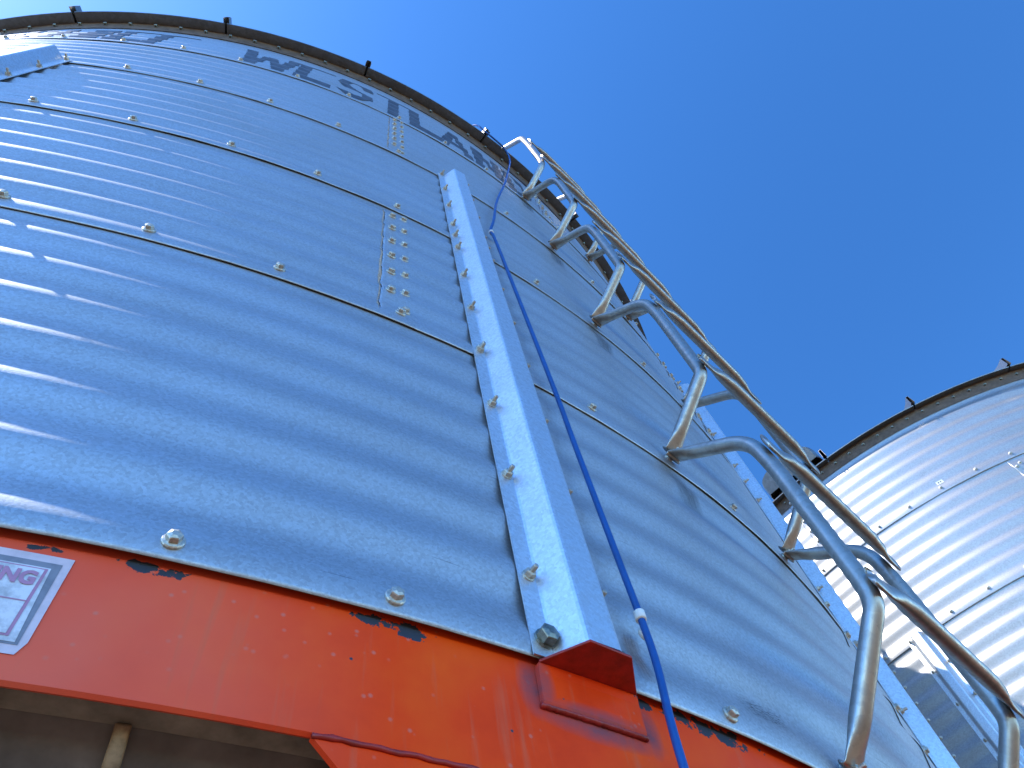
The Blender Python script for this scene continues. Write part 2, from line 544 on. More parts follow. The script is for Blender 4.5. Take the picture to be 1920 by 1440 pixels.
# ------------------------------------------------------------------ wall sheets
SPAN = 360.0/7.0
BOLT_STEP = 360.0/84.0
def make_sheet(var):
    """one corrugated sheet, starting at azimuth 0 and height 0; left edge and lower edge lap over their neighbours"""
    rnd = random.Random(100+var)
    OV = 1.35
    cols = [0.0, 0.12, 0.3, 0.6, 0.95]
    c = 1.5
    while c < SPAN + OV:
        cols.append(c); c += 0.86
    cols.append(SPAN+OV)
    NR = 7*14
    rows = [H*(-0.02 + 1.06*k/NR) for k in range(NR+1)]
    rows = sorted(rows + [H*-0.012, H*-0.005])
    v, f, uv = [], [], []
    ncol = len(cols)
    # lower edge thickness
    allrows = [(rows[0], True)] + [(z, False) for z in rows]
    for z, lip in allrows:
        for ci, th in enumerate(cols):
            r = R + corr(z)
            lap_b = 1 - smooth01((z/H + 0.02)/0.075)
            lap_l = (1 - smooth01(th/1.35))*(1 - smooth01((z/H - 0.93)/0.05))
            r += max(0.0034*lap_b, 0.0024*lap_l)
            # sheet waviness: oil canning and an edge that is never quite straight
            r += 0.0010*noise.noise(Vector((th*0.11+var*7.1, z*2.3, var*3.7)))*smooth01(th/2)*smooth01((SPAN-th)/2)
            r += lap_b*0.0012*noise.noise(Vector((th*0.55+var*13.0, 0.3, 5.0)))
            if lip:
                r -= 0.0007
            zz = z
            tt = th
            if ci == 0:
                tt += 0.05*noise.noise(Vector((z*23.0, var*5.0, 1.0))) + 0.03*noise.noise(Vector((z*90.0, var*2.0, 1.0)))
                r += 0.0008*noise.noise(Vector((z*40.0, var*2.0, 4.0)))
            if z == rows[0]:
                zz += 0.0016*noise.noise(Vector((th*0.35+var*9, 1.0, 2.0)))
            t = rad(tt)
            v.append((r*sin(t), -r*cos(t), zz))
            uv.append((t*R, zz))
    nr = len(allrows)
    for j in range(nr-1):
        for i in range(ncol-1):
            a = j*ncol+i
            f.append((a, a+1, a+ncol+1, a+ncol))
    # left edge thickness
    b = len(v)
    for j in range(nr):
        x, y, z = v[j*ncol]
        l = math.hypot(x, y); k = (l-0.0017)/l
        v.append((x*k, y*k, z)); uv.append(uv[j*ncol])
    for j in range(1, nr-1):
        f.append((b+j, j*ncol, (j+1)*ncol, b+j+1))
    me = pydata('wall_sheet', v, f, True, uv)
    # keep the two edges crisp
    me.polygons.foreach_set('use_smooth', [not (i < ncol-1 or i >= (nr-1)*(ncol-1)) for i in range(len(me.polygons))])
    me.materials.append(M['wall'])
    me.materials.append(M['edge'])
    me.polygons.foreach_set('material_index', [1 if (i < ncol-1 or i >= (nr-1)*(ncol-1)) else 0 for i in range(len(me.polygons))])
    return me
SHEETS = [make_sheet(i) for i in range(5)]

# ------------------------------------------------------------------ stiffener (hat section), built upright at azimuth 0
HAT = [(-0.0635, 0.0075), (-0.040, 0.0075), (-0.0215, 0.0465), (0.0215, 0.0465), (0.040, 0.0075), (0.0635, 0.0075)]
def make_hat(z0, z1):
    zs = [z0 + (z1-z0)*k/24 for k in range(25)]
    th = 0.0022
    # fillet the fold corners a little
    pr = []
    for i, p in enumerate(HAT):
        if i in (0, len(HAT)-1):
            pr.append(p)
        else:
            a, b, c = Vector(HAT[i-1]), Vector(p), Vector(HAT[i+1])
            for t in (0.004, 0.0012):
                pr.append(tuple(b + (a-b).normalized()*t)) if t > 0.002 else None
            pr.append(tuple(b*0.5 + (b + (a-b).normalized()*0.004)*0.25 + (b + (c-b).normalized()*0.004)*0.25))
            pr.append(tuple(b + (c-b).normalized()*0.004))
    m = len(pr)
    inner = []
    for i in range(m):
        a = Vector(pr[max(0, i-1)]); c = Vector(pr[min(m-1, i+1)])
        t = (c-a).normalized(); n = Vector((t.y, -t.x))
        inner.append(tuple(Vector(pr[i]) + n*th))
    loop = pr + inner[::-1]
    n = len(loop)
    v, f = [], []
    for z in zs:
        for (x, o) in loop:
            rr = R + o
            v.append((x, -math.sqrt(max(0, rr*rr - x*x)) if abs(o-0.0075) < 0.004 else -(rr), z))
    for k in range(len(zs)-1):
        for i in range(n):
            j = (i+1) % n
            f.append((k*n+i, k*n+j, (k+1)*n+j, (k+1)*n+i))
    for k in (0, len(zs)-1):
        for i in range(m-1):
            f.append((k*n+i, k*n+i+1, k*n+n-2-i, k*n+n-1-i))
    return fix_normals(pydata('stiffener', v, f))
ME_HAT = make_hat(Z0-0.014, Z0+3*H+0.012)
ME_HAT.materials.append(M['stiff'])

# ------------------------------------------------------------------ roof pieces (built at azimuth 0)
RIB_STEP = 360.0/28.0
ZE = 4.965*H                    # height of the eave edge
SL = math.tan(rad(30))
def make_roof_panel():
    v, f = [], []
    rs = [(R+0.066, ZE-0.006), (R+0.068, ZE), (R+0.055, ZE+0.012), (R+0.02, ZE+0.022), (R-0.25, ZE+0.022+0.27*SL), (1.6, ZE+0.022+(R+0.02-1.6)*SL), (0.35, ZE+0.022+(R+0.02-0.35)*SL)]
    rs = [(R+0.020, ZE+0.004)] + rs
    na = 10
    for (r, z) in rs:
        for i in range(na+1):
            t = rad(0.10 + (RIB_STEP-0.20)*(i/na))
            w = 0.0012*noise.noise(Vector((i*0.9, r*4, 3)))
            v.append((r*sin(t), -r*cos(t), Z0+z+w))
    for k in range(len(rs)-1):
        for i in range(na):
            a = k*(na+1)+i
            f.append((a, a+1, a+na+2, a+na+1))
    return fix_normals(pydata('roof_panel', v, f))
ME_PANEL = make_roof_panel(); ME_PANEL.materials.append(M['roof'])
def make_rib():
    # folded standing rib, open at its end, running up the slope
    v, f = [], []
    pr = [(-0.013, 0.0), (-0.010, 0.074), (0.010, 0.078), (0.013, 0.0)]
    ins = [(-0.0115, 0.0), (-0.0085, 0.072), (0.0085, 0.076), (0.0115, 0.0)]
    loop = pr + ins[::-1]
    n = len(loop)
    st = [(R+0.090, ZE+0.000), (R+0.02, ZE+0.024), (R-0.3, ZE+0.022+0.32*SL), (0.35, ZE+0.022+(R-0.33)*SL)]
    for (r, z) in st:
        for (x, h) in loop:
            v.append((x, -r, Z0+z+h))
    for k in range(len(st)-1):
        for i in range(n):
            j = (i+1) % n
            f.append((k*n+i, k*n+j, (k+1)*n+j, (k+1)*n+i))
    m = 4
    for i in range(m-1):
        f.append((i, i+1, n-2-i, n-1-i))
    return fix_normals(pydata('roof_rib', v, f))
ME_RIB = make_rib(); ME_RIB.materials.append(M['tube'])

def ring_band(prof, th0=0.0, th1=360.0, n=168, closed=True, uvs=False):
    v, f, uv = [], [], []
    m = len(prof)
    cnt = n if (th1-th0) >= 359.99 else n+1
    for i in range(cnt):
        t = rad(th0 + (th1-th0)*i/n)
        for (r, z) in prof:
            v.append((r*sin(t), -r*cos(t), Z0+z)); uv.append((((t+pi) % (2*pi)-pi)*R, z))
    for i in range(n):
        j = (i+1) % cnt
        for k in range(m if closed else m-1):
            l = (k+1) % m
            f.append((i*m+k, i*m+l, j*m+l, j*m+k))
    if closed and cnt == n+1:
        f.append(tuple(range(m))); f.append(tuple(range(n*m, (n+1)*m)))
    return fix_normals(pydata('ring', v, f, False, uv))

def place_bolts(root, name, me, spots, dr=0.0):
    for (th, z, r) in spots:
        o = link(name, me, root)
        o.location = cyl(th, r+dr, z)
        e = out_rot(th, random.uniform(0, 1.05))
        o.rotation_euler = e
        o.rotation_euler.x += random.uniform(-0.05, 0.05)

# ------------------------------------------------------------------ one grain bin
def grain_bin(label, loc, rotz, joints, lo, hi, wall=None):
    root = thing('grain_bin', label, 'grain bin', loc, rotz, 'corrugated steel hopper bins')
    # wall
    kk = 0
    for ring in range(5):
        for s in range(7):
            o = link('wall_sheet', SHEETS[(kk*3 + ring) % 5], root)
            if wall is not None:
                o.material_slots[0].link = 'OBJECT'
                o.material_slots[0].material = wall
            o.location = (0, 0, Z0 + ring*H)
            o.rotation_euler = (0, 0, rad(joints[ring] + s*SPAN))
            kk += 1
    # seam bolts in the range of azimuths that faces the visitor
    spots = []
    k0 = math.ceil((lo-3.65)/BOLT_STEP); k1 = math.floor((hi-3.65)/BOLT_STEP)
    for seam in range(5):
        for k in range(k0, k1+1):
            th = 3.65 + k*BOLT_STEP + random.uniform(-0.10, 0.10)
            z = seam*H + 0.034*H + random.uniform(-0.002, 0.002)
            if seam == 0:
                z = 0.008 + random.uniform(-0.001, 0.001)
            if seam <= 3 and abs(((th-7.85+12.857) % 25.714)-12.857) < 1.4:
                continue
            spots.append((th, z, R + corr(z) + 0.0024))
    for ring in range(5):
        for s in range(-2, 3):
            tj = joints[ring] + s*SPAN
            if lo < tj < hi:
                for j in range(6):
                    z = (ring + 0.165 + j/7)*H
                    spots.append((tj+0.37, z, R + corr(z) + 0.0018))
                    z2 = z + 0.026*H
                    spots.append((tj+0.98, z2, R + corr(z2) + 0.0010))
                z = (ring+0.085)*H
                spots.append((tj+1.02, z, R + corr(z) + 0.001))
    place_bolts(root, 'bolt', ME_BOLT, spots)
    # stiffeners
    for s in range(14):
        th = 7.85 + s*360/14
        ths = (th+180) % 360 - 180
        o = link('stiffener', ME_HAT, root, None, (0, 0, 0), (0, 0, rad(th)))
        if lo-2 < ths < hi+2:
            for side in (-1, 1):
                zz = [0.155*H]
                while zz[-1] < 2.8*H:
                    zz.append(zz[-1] + 2*H/7)
                for z in zz + [1.02*H, 2.02*H]:
                    q = link('nut', ME_NUT, o)
                    q.location = (side*0.0495, -math.sqrt((R+0.0078)**2-0.0495**2), Z0+z + random.uniform(-0.003, 0.003))
                    q.rotation_euler = (Matrix.Rotation(rad(90), 3, 'X') @ Matrix.Rotation(random.uniform(0, 1), 3, 'Z')).to_euler()
                q = link('base_bolt', ME_BIG, o)
                q.location = (side*0.047, -math.sqrt((R+0.0095)**2-0.047**2), Z0+0.010)
                q.rotation_euler = (rad(90), 0, 0)
    # eave: an angle ring, bolts, roof panels and ribs
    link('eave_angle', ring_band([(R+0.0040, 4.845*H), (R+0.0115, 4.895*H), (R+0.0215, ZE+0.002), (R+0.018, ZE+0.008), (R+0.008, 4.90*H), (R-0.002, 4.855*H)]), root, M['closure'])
    k0 = math.ceil(lo/2.142857); k1 = math.floor(hi/2.142857)
    for k in range(k0, k1+1):
        th = k*2.142857 + 0.6
        q = link('eave_bolt', ME_CLIP, root)
        q.location = cyl(th, R+0.0155, 4.915*H)
        q.scale = (1.5, 1.5, 1.3)
        t = rad(th)
        nrm = Vector((sin(t)*0.95, -cos(t)*0.95, -0.30))
        q.rotation_euler = nrm.to_track_quat('Z', 'Y').to_euler()
    for s in range(28):
        th = 0.05 + s*RIB_STEP
        link('roof_panel', ME_PANEL, root, None, (0, 0, 0), (0, 0, rad(th)))
        link('roof_rib', ME_RIB, root, None, (0, 0, 0), (0, 0, rad(th)))
    cap = ring_band([(0.37, ZE+0.022+(R-0.36)*SL), (0.37, ZE+0.10+(R-0.36)*SL), (0.05, ZE+0.20+(R-0.36)*SL), (0.05, ZE+0.02+(R-0.36)*SL)], n=24)
    link('roof_cap', cap, root, M['roof'])
    # hopper: orange rim band, its lower flange, the cone, legs
    band = ring_band([(R-0.0062, -0.0165), (R-0.0062, -0.152), (R-0.0100, -0.154), (R-0.0140, -0.152), (R-0.0180, 0.05), (R-0.0120, 0.05)], n=336)
    link('hopper_rim', band, root, M['orange'])
    link('rim_flange', ring_band([(R-0.0115, -0.1465), (R-0.040, -0.1480), (R-0.040, -0.1435), (R-0.0115, -0.1420)], n=168), root, M['flange'])
    CR, CZ = 0.28, -Z0+0.45
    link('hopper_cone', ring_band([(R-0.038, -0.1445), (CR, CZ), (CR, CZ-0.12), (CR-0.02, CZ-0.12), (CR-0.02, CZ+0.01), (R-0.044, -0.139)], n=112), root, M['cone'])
    for s in range(14):
        th = -0.36 + s*360/14
        a = cyl(th, R-0.036, -0.150); b = cyl(th, CR+0.01, CZ+0.004)
        pts = densify([a, b], 0.05)
        pts = [q + Vector((0.0015*noise.noise(q*30), 0.0015*noise.noise(q*31), 0)) for q in pts]
        sv, sf = sweep(pts, [(0.0060 + 0.0022*noise.noise(q*25), 0.004) for q in pts], n=8)
        link('cone_seam', fix_normals(pydata('cone_seam', sv, sf, True)), root, M['seam'])
    for s in range(14):
        th = 7.85 + s*360/14
        ths = (th+180) % 360 - 180
        # leg gusset plate, cut at 45 degrees, curved like the rim
        hw = 5.55
        lo_hw = 1.9
        drop = rad(hw-lo_hw)*R
        v, f, uv = [], [], []
        nz, na = 10, 16
        for rr in (R-0.0072, R-0.0136):
            for j in range(nz+1):
                z = -0.1545 - drop*j/nz
                w = hw - (hw-lo_hw)*j/nz
                for i in range(na+1):
                    t = rad(-w + 2*w*i/na)
                    v.append((rr*sin(t), -rr*cos(t), Z0+z)); uv.append((rad(ths)*R + t*R, z))
        S = (nz+1)*(na+1)
        for j in range(nz):
            for i in range(na):
                a = j*(na+1)+i
                f.append((a, a+1, a+na+2, a+na+1)); f.append((S+a, S+a+na+1, S+a+na+2, S+a+1))
        for i in range(na):
            f.append((i, S+i, S+i+1, i+1)); a = nz*(na+1)+i; f.append((a, a+1, S+a+1, S+a))
        for j in range(nz):
            a = j*(na+1); b = a+na+1; f.append((a, b, S+b, S+a)); a += na; b += na; f.append((a, S+a, S+b, b))
        gus = link('leg_gusset', fix_normals(pydata('leg_gusset', v, f, False, uv)), root, M['orange'], (0, 0, 0), (0, 0, rad(th)))
        # weld bead along the joint of rim and gusset
        pts = []
        for i in range(70):
            t = -hw + 2*hw*i/69
            q = cyl(t, R-0.0062, -0.1540)
            pts.append(q + Vector((0, 0, 0.0016*noise.noise(Vector((t*3, s, 0))))))
        pr = [(0.0022 + 0.0009*noise.noise(Vector((i*0.9, s, 3))), 0.0024 + 0.0012*noise.noise(Vector((i*0.8, s, 9)))) for i in range(70)]
        sv, sf = sweep(pts, pr, n=8)
        link('weld_bead', fix_normals(pydata('weld_bead', sv, sf, True)), gus, M['red'])
        # post down to the ground with a foot plate
        zt = Z0 - 0.1545 - drop*0.55
        pv = []
        for (x, y) in [(-0.055, -(R-0.014)), (0.055, -(R-0.014)), (0.055, -(R-0.094)), (-0.055, -(R-0.094))]:
            pv += [(x, y, zt), (x, y, 0.012)]
        pf = [(0, 2, 3, 1), (2, 4, 5, 3), (4, 6, 7, 5), (6, 0, 1, 7), (0, 6, 4, 2), (1, 3, 5, 7)]
        leg = link('leg', bevel(pydata('leg', pv, pf), 0.006, 2), root, M['orange'], (0, 0, 0), (0, 0, rad(th)))
        pv = []
        for (x, y) in [(-0.11, -(R+0.03)), (0.11, -(R+0.03)), (0.11, -(R-0.14)), (-0.11, -(R-0.14))]:
            pv += [(x, y, 0.014), (x, y, 0.001)]
        link('foot_plate', bevel(pydata('foot_plate', pv, pf), 0.002, 1), leg, M['orange'])
        # bracket that the stiffener stands on: hat-shaped shelf bent down into a plate on the rim
        poly = [(-1.12, 0.003), (-0.44, 0.0490), (0.62, 0.0470), (1.40, 0.003)]
        v, f = [], []
        zt, tk = -0.0160, 0.0034
        for (a, off) in poly:
            t = rad(a); rr = R+off
            v += [(rr*sin(t), -rr*cos(t), Z0+zt), (rr*sin(t), -rr*cos(t), Z0+zt-tk)]
        f += [(0, 2, 4, 6), (1, 7, 5, 3), (0, 1, 3, 2), (2, 3, 5, 4), (4, 5, 7, 6), (6, 7, 1, 0)]
        shelf = link('stiffener_bracket', bevel(fix_normals(pydata('stiffener_bracket', v, f)), 0.0010, 2), root, M['red'], (0, 0, 0), (0, 0, rad(th)))  # dark red puts the shade under the orange shelf into its colour
        v, f, uv = [], [], []
        na = 12
        prof = [(R+0.0030, -0.0194), (R+0.0012, -0.0300), (R+0.0004, -0.0640), (R-0.0010, -0.0665), (R-0.0058, -0.0665), (R-0.0058, -0.0194)]
        for i in range(na+1):
            for (rr, z) in prof:
                w = 0.0 if z > -0.03 else -0.05*(z+0.03)/0.0365
                t = rad(-1.12 + (1.40+1.12)*i/na - w*0.3)
                v.append((rr*sin(t), -rr*cos(t), Z0+z)); uv.append((rad(ths)*R + t*R, z))
        m = len(prof)
        for i in range(na):
            for k in range(m):
                l = (k+1) % m
                f.append((i*m+k, i*m+l, (i+1)*m+l, (i+1)*m+k))
        f.append(tuple(range(m))); f.append(tuple(range(na*m, na*m+m)))
        link('bracket_plate', fix_normals(pydata('bracket_plate', v, f, False, uv)), shelf, M['orange'])
        pts = []
        for i in range(50):
            t = -1.16 + 2.60*i/49
            pts.append(cyl(t, R-0.0040, -0.0672 + 0.0010*noise.noise(Vector((t*12, s, 5)))))
        pr = [(0.0034 + 0.0012*noise.noise(Vector((i*0.9, s, 7))), 0.0030 + 0.001*noise.noise(Vector((i*0.8, s, 1)))) for i in range(50)]
        sv, sf = sweep(pts, pr, n=8)
        link('weld_bead', fix_normals(pydata('weld_bead', sv, sf, True)), shelf, M['red'])
    return root

bin_a = grain_bin('large galvanized corrugated bin with orange hopper rim and ladder feet bolted to its seams', (0, 0, 0), 0.0,
                  [28.65, 2.95, 28.65, 2.95, 19.2], -46, 60)
B2 = (7.2474*0.875, -0.6316*0.875, 0)
bin_b = grain_bin('sunlit corrugated bin with a hooded vent on its roof edge, across a narrow gap', B2, rad(-77.9),
                  [28.65, 2.95, 54.0, 28.3, 5.0], -24, 62, M['wall_b'])

# ------------------------------------------------------------------ lettering on the top ring of the near bin
def seg_letter(ch):
    """strokes as polygons in a box of width w and height 1"""
    s, b = 0.125, 0.105          # stem width, bar height (unit = letter height)
    P = []
    if ch == 'C':
        w = 0.44
        P = [('ring', 0.22, 0.5, 0.22, 0.5, s, b, 'C')]
    elif ch == 'H':
        w = 0.42; P = [[(0, 0), (s, 0), (s, 1), (0, 1)], [(w-s, 0), (w, 0), (w, 1), (w-s, 1)], [(0, 0.47), (w, 0.47), (w, 0.47+b), (0, 0.47+b)]]
    elif ch == 'I':
        w = s; P = [[(0, 0), (s, 0), (s, 1), (0, 1)]]
    elif ch in 'EFL':
        w = 0.39; P = [[(0, 0), (s, 0), (s, 1), (0, 1)]]
        if ch != 'F':
            P.append([(0, 0), (w, 0), (w, b), (0, b)])
        if ch != 'L':
            P.append([(0, 1-b), (w, 1-b), (w, 1), (0, 1)]); P.append([(0, 0.44), (w*0.88, 0.44), (w*0.88, 0.50), (0, 0.50)])
    elif ch == 'T':
        w = 0.42; P = [[(w/2-s/2, 0), (w/2+s/2, 0), (w/2+s/2, 1), (w/2-s/2, 1)], [(0, 1-b), (w, 1-b), (w, 1), (0, 1)]]
    elif ch == 'W':
        w = 0.60; q = 0.115
        P = [[(0, 1), (q, 1), (0.215, 0), (0.10, 0)], [(0.10, 0), (0.215, 0), (0.345, 0.8), (0.255, 0.8)], [(0.345, 0.8), (0.255, 0.8), (0.385, 0), (0.50, 0)], [(0.385, 0), (0.50, 0), (w, 1), (w-q, 1)]]
    elif ch == 'A':
        w = 0.46; P = [[(0, 0), (0.125, 0), (0.275, 1), (0.185, 1)], [(w-0.125, 0), (w, 0), (0.275, 1), (0.185, 1)], [(0.07, 0.24), (w-0.07, 0.24), (w-0.09, 0.34), (0.09, 0.34)]]
    elif ch == 'N':
        w = 0.42; P = [[(0, 0), (s, 0), (s, 1), (0, 1)], [(w-s, 0), (w, 0), (w, 1), (w-s, 1)], [(0, 1), (0.13, 1), (w, 0), (w-0.13, 0)]]
    elif ch == 'D':
        w = 0.42; P = [[(0, 0), (s, 0), (s, 1), (0, 1)], ('ring', 0.14, 0.5, 0.28, 0.5, s, b, 'D')]
    elif ch == 'S':
        w = 0.42; P = [('S',)]
    return w, P

def inpoly(x, y, poly):
    c = False
    n = len(poly)
    for i in range(n):
        x1, y1 = poly[i]; x2, y2 = poly[(i+1) % n]
        if (y1 > y) != (y2 > y) and x < (x2-x1)*(y-y1)/(y2-y1)+x1:
            c = not c
    return c

def in_letter(x, y, P):
    for p in P:
        if isinstance(p, list):
            if inpoly(x, y, p):
                return True
        elif p[0] == 'ring':
            _, cx, cy, rx, ry, s, b, kind = p
            d = ((x-cx)/rx)**2 + ((y-cy)/ry)**2
            di = ((x-cx)/(rx-s))**2 + ((y-cy)/(ry-b))**2
            if d <= 1 and di >= 1:
                if kind == 'C' and x > cx+0.06 and abs(y-0.5) < 0.2:
                    continue
                if kind == 'D' and x < cx:
                    continue
                return True
        elif p[0] == 'S':
            # two stacked bowls
            for (cy, ry, cut) in ((0.735, 0.265, 'up'), (0.275, 0.275, 'dn')):
                d = ((x-0.21)/0.21)**2 + ((y-cy)/ry)**2
                di = ((x-0.21)/(0.21-0.12))**2 + ((y-cy)/(ry-0.10))**2
                if d <= 1 and di >= 1:
                    if cut == 'up' and x > 0.21 and cy-0.20 < y < cy+0.06:
                        continue
                    if cut == 'dn' and x < 0.21 and cy-0.06 < y < cy+0.20:
                        continue
                    return True
    return False

def letter(ch, th_left, root, hz0=4.098, hz1=4.655, wscale=1.0):
    hm = (hz1-hz0)*H
    w, P = seg_letter(ch)
    w *= wscale
    cs = 0.0042
    nx = int(w*hm/cs)+1; ny = int(hm/cs)+1
    idx = {}
    v, f, uv = [], [], []
    def vert(i, j):
        if (i, j) not in idx:
            z = hz0*H + j*cs; t = th_left + deg(i*cs/R)
            r = R + corr(z - 4*H) + 0.0016
            r += 0.0024*(1 - smooth01((z/H-4+0.02)/0.075))
            idx[(i, j)] = len(v)
            v.append(tuple(cyl(t, r, z))); uv.append((i*cs, j*cs))
        return idx[(i, j)]
    for i in range(nx):
        for j in range(ny):
            if in_letter((i+0.5)*cs/hm/wscale, (j+0.5)*cs/hm, P):
                f.append((vert(i, j), vert(i+1, j), vert(i+1, j+1), vert(i, j+1)))
    o = link('painted_letter', pydata('painted_letter', v, f, True, uv), root, M['letter'])
    return o
for ch, th, ws in [('W', -10.05, 1.0), ('E', -5.35, 1.0), ('S', -1.95, 1.0), ('T', 1.55, 1.0), ('L', 4.75, 1.0), ('A', 7.55, 1.0), ('N', 11.35, 1.0), ('D', 15.0, 1.0),
                   ('F', -17.0, 1.0), ('E', -19.9, 0.92), ('I', -21.3, 1.0), ('H', -24.6, 1.0), ('C', -28.2, 1.0)]:
    letter(ch, th, bin_a, wscale=ws)

# ------------------------------------------------------------------ warning sticker on the rim
def curved_patch(name, poly, roff, root, material, holes=None, na=None):
    """flat print wrapped on the rim: convex polygon in (azimuth, z), cut into strips so that it follows the curve"""
    bm = bmesh.new()
    vs = [bm.verts.new((a, z, 0)) for a, z in poly]
    bm.faces.new(vs)
    a0 = min(p[0] for p in poly); a1 = max(p[0] for p in poly)
    x = math.floor(a0*2)/2
    while x < a1:
        geom = bm.verts[:] + bm.edges[:] + bm.faces[:]
        bmesh.ops.bisect_plane(bm, geom=geom, plane_co=(x, 0, 0), plane_no=(1, 0, 0))
        x += 0.5
    for vv in bm.verts:
        vv.co = cyl(vv.co.x, R+roff, vv.co.y)
    bmesh.ops.recalc_face_normals(bm, faces=bm.faces)
    me = bpy.data.meshes.new(name); bm.to_mesh(me); bm.free()
    return link(name, me, root, material)
stick = thing('warning_label', 'weathered white warning sticker with pink border on the orange hopper rim', 'sticker', tuple(cyl(-4.6, R-0.006, -0.08)))
def st(name, poly, off, m):
    o = curved_patch(name, poly, off, None, m)
    o.parent = stick
    o.matrix_parent_inverse = Matrix.Translation(stick.location).inverted()
    return o
XR, XL, ZT, ZB = -1.95, -7.4, -0.0272, -0.1305
st('backing', [(XL, ZT), (XR, ZT), (XR-0.03, ZB+0.012), (XR-0.12, ZB), (XL, ZB)], -0.0054, M['st_border'])
st('black_panel', [(XL+0.10, ZT-0.0085), (XR-0.13, ZT-0.0085), (XR-0.14, ZB+0.0085), (XL+0.10, ZB+0.0085)], -0.0051, M['st_black'])
st('outer_panel', [(XL+0.14, ZT-0.0150), (XR-0.26, ZT-0.0150), (XR-0.19, ZB+0.0105), (XL+0.14, ZB+0.0105)], -0.0048, M['st_white'])
st('red_frame', [(XL+0.16, ZT-0.0165), (XR-0.29, ZT-0.0165), (XR-0.31, ZB+0.0150), (XL+0.16, ZB+0.0150)], -0.0045, M['st_red'])
st('inner_panel', [(XL+0.19, ZT-0.0180), (XR-0.335, ZT-0.0180), (XR-0.36, ZB+0.0168), (XL+0.19, ZB+0.0168)], -0.0042, M['st_white'])
st('print_line', [(XL+0.19, -0.0800), (XR-0.345, -0.0800), (XR-0.345, -0.0812), (XL+0.19, -0.0812)], -0.0039, M['st_red'])
# the word, set in the built-in typeface and wrapped round the rim
def wrapped_text(txt, th_right, z_base, hgt, off, material, bold=0.045, wscale=1.0):
    cu = bpy.data.curves.new('print', 'FONT')
    cu.body = txt; cu.size = 1.0; cu.offset = bold; cu.resolution_u = 3
    tmp = bpy.data.objects.new('print', cu); COL.objects.link(tmp)
    dg = bpy.context.evaluated_depsgraph_get()
    me = bpy.data.meshes.new_from_object(tmp.evaluated_get(dg))
    bpy.data.objects.remove(tmp, do_unlink=True)
    bm = bmesh.new(); bm.from_mesh(me)
    xs = [v.co.x for v in bm.verts]; ys = [v.co.y for v in bm.verts]
    x1 = max(xs); y0 = min(ys); k = hgt/(max(ys)-y0)
    for v in bm.verts:
        v.co = cyl(th_right - deg((x1-v.co.x)*k*wscale/R), R+off, z_base+(v.co.y-y0)*k)
    bm.to_mesh(me); bm.free()
    me.materials.clear()
    return link('printed_word', me, None, material)
pw = wrapped_text('WARNING', -2.33, -0.0645, 0.0160, -0.0036, M['st_red'], 0.05, 0.86)
pw.parent = stick; pw.matrix_parent_inverse = Matrix.Translation(stick.location).inverted()

# ------------------------------------------------------------------ ladder
lad_n = rad(20.77)
LN = Vector((sin(lad_n), -cos(lad_n), 0))
LT = Vector((cos(lad_n), sin(lad_n), 0))
ladder = thing('ladder', 'galvanized bent-tube access ladder with flattened rungs bolted to the near bin', 'ladder', tuple(cyl(20.77, R+0.1, -Z0)))
def lpart(name, me, m, parent=None):
    o = link(name, me, None, m)
    o.parent = parent or ladder
    if parent is None:
        o.matrix_parent_inverse = Matrix.Translation(ladder.location).inverted()
    return o
RT = 0.0148
rails = {}
for side, th in ((0, 16.49), (1, 25.05)):
    foot = cyl(th, R, 0) - Vector((0, 0, Z0))
    def P(o, z):
        return foot + LN*o + Vector((0, 0, Z0+z))
    for k in range(5):
        j = random.uniform(-0.003, 0.003)
        if k < 4:
            pts = [P(0.012, (k+1)*H+0.012), P(0.016, (k+1)*H+0.018), P(0.160, (k+0.865)*H), P(0.170+j, (k+0.73)*H), P(0.170+j, (k+0.30)*H), P(0.166, (k+0.245)*H), P(0.018, k*H+(0.030 if k else 0.002)), P(0.012, k*H+(0.040 if k else 0.010))]
            path = round_path(pts, [0.01, 0.050, 0.05, 0.05, 0.045, 0.01], 6)
        else:
            pts = [P(-0.20, 5.62*H), P(0.040, 5.42*H), P(0.158, 5.20*H), P(0.166, 4.95*H), P(0.168, 4.35*H), P(0.160, 4.255*H), P(0.018, 4*H+0.030), P(0.012, 4*H+0.040)]
            path = round_path(pts, [0.03, 0.035, 0.05, 0.05, 0.045, 0.01], 6)
        path = densify(path, 0.02)
        n = len(path)
        acc = [0.0]
        for a, b in zip(path[:-1], path[1:]):
            acc.append(acc[-1]+(b-a).length)
        tot = acc[-1]
        prof = []
        for i in range(n):
            d = min(acc[i] if k < 4 else 9, tot-acc[i])
            s = smooth01((d-0.012)/0.06)
            prof.append((0.0215*(1-s)+RT*s, 0.0042*(1-s)+RT*s))
        # side vector must lie along the ladder's width, so that the ends flatten against the wall
        sv, sf = sweep(path, prof, up_hint=LN.cross(LT).cross(LT) if False else LT, n=16)
        # sweep() puts its first axis along t x hint; swap so that the flat lies along LT
        prof2 = [(b, a) for a, b in prof]
        sv, sf = sweep(path, prof2, up_hint=LT, n=16)
        rail = lpart('rail', fix_normals(pydata('rail', sv, sf, True)), M['tube'])
        rails[(side, k)] = rail
    # bolts that pin the feet to the wall seams
    for k in range(0, 5):
        q = link('foot_bolt', ME_NUT, None)
        q.parent = rails[(side, min(k, 4))]
        q.location = P(0.018, k*H+(0.026 if k else -0.002))
        q.rotation_euler = out_rot(th)
        q.parent = ladder
        q.matrix_parent_inverse = Matrix.Translation(ladder.location).inverted()
RG = 0.0140
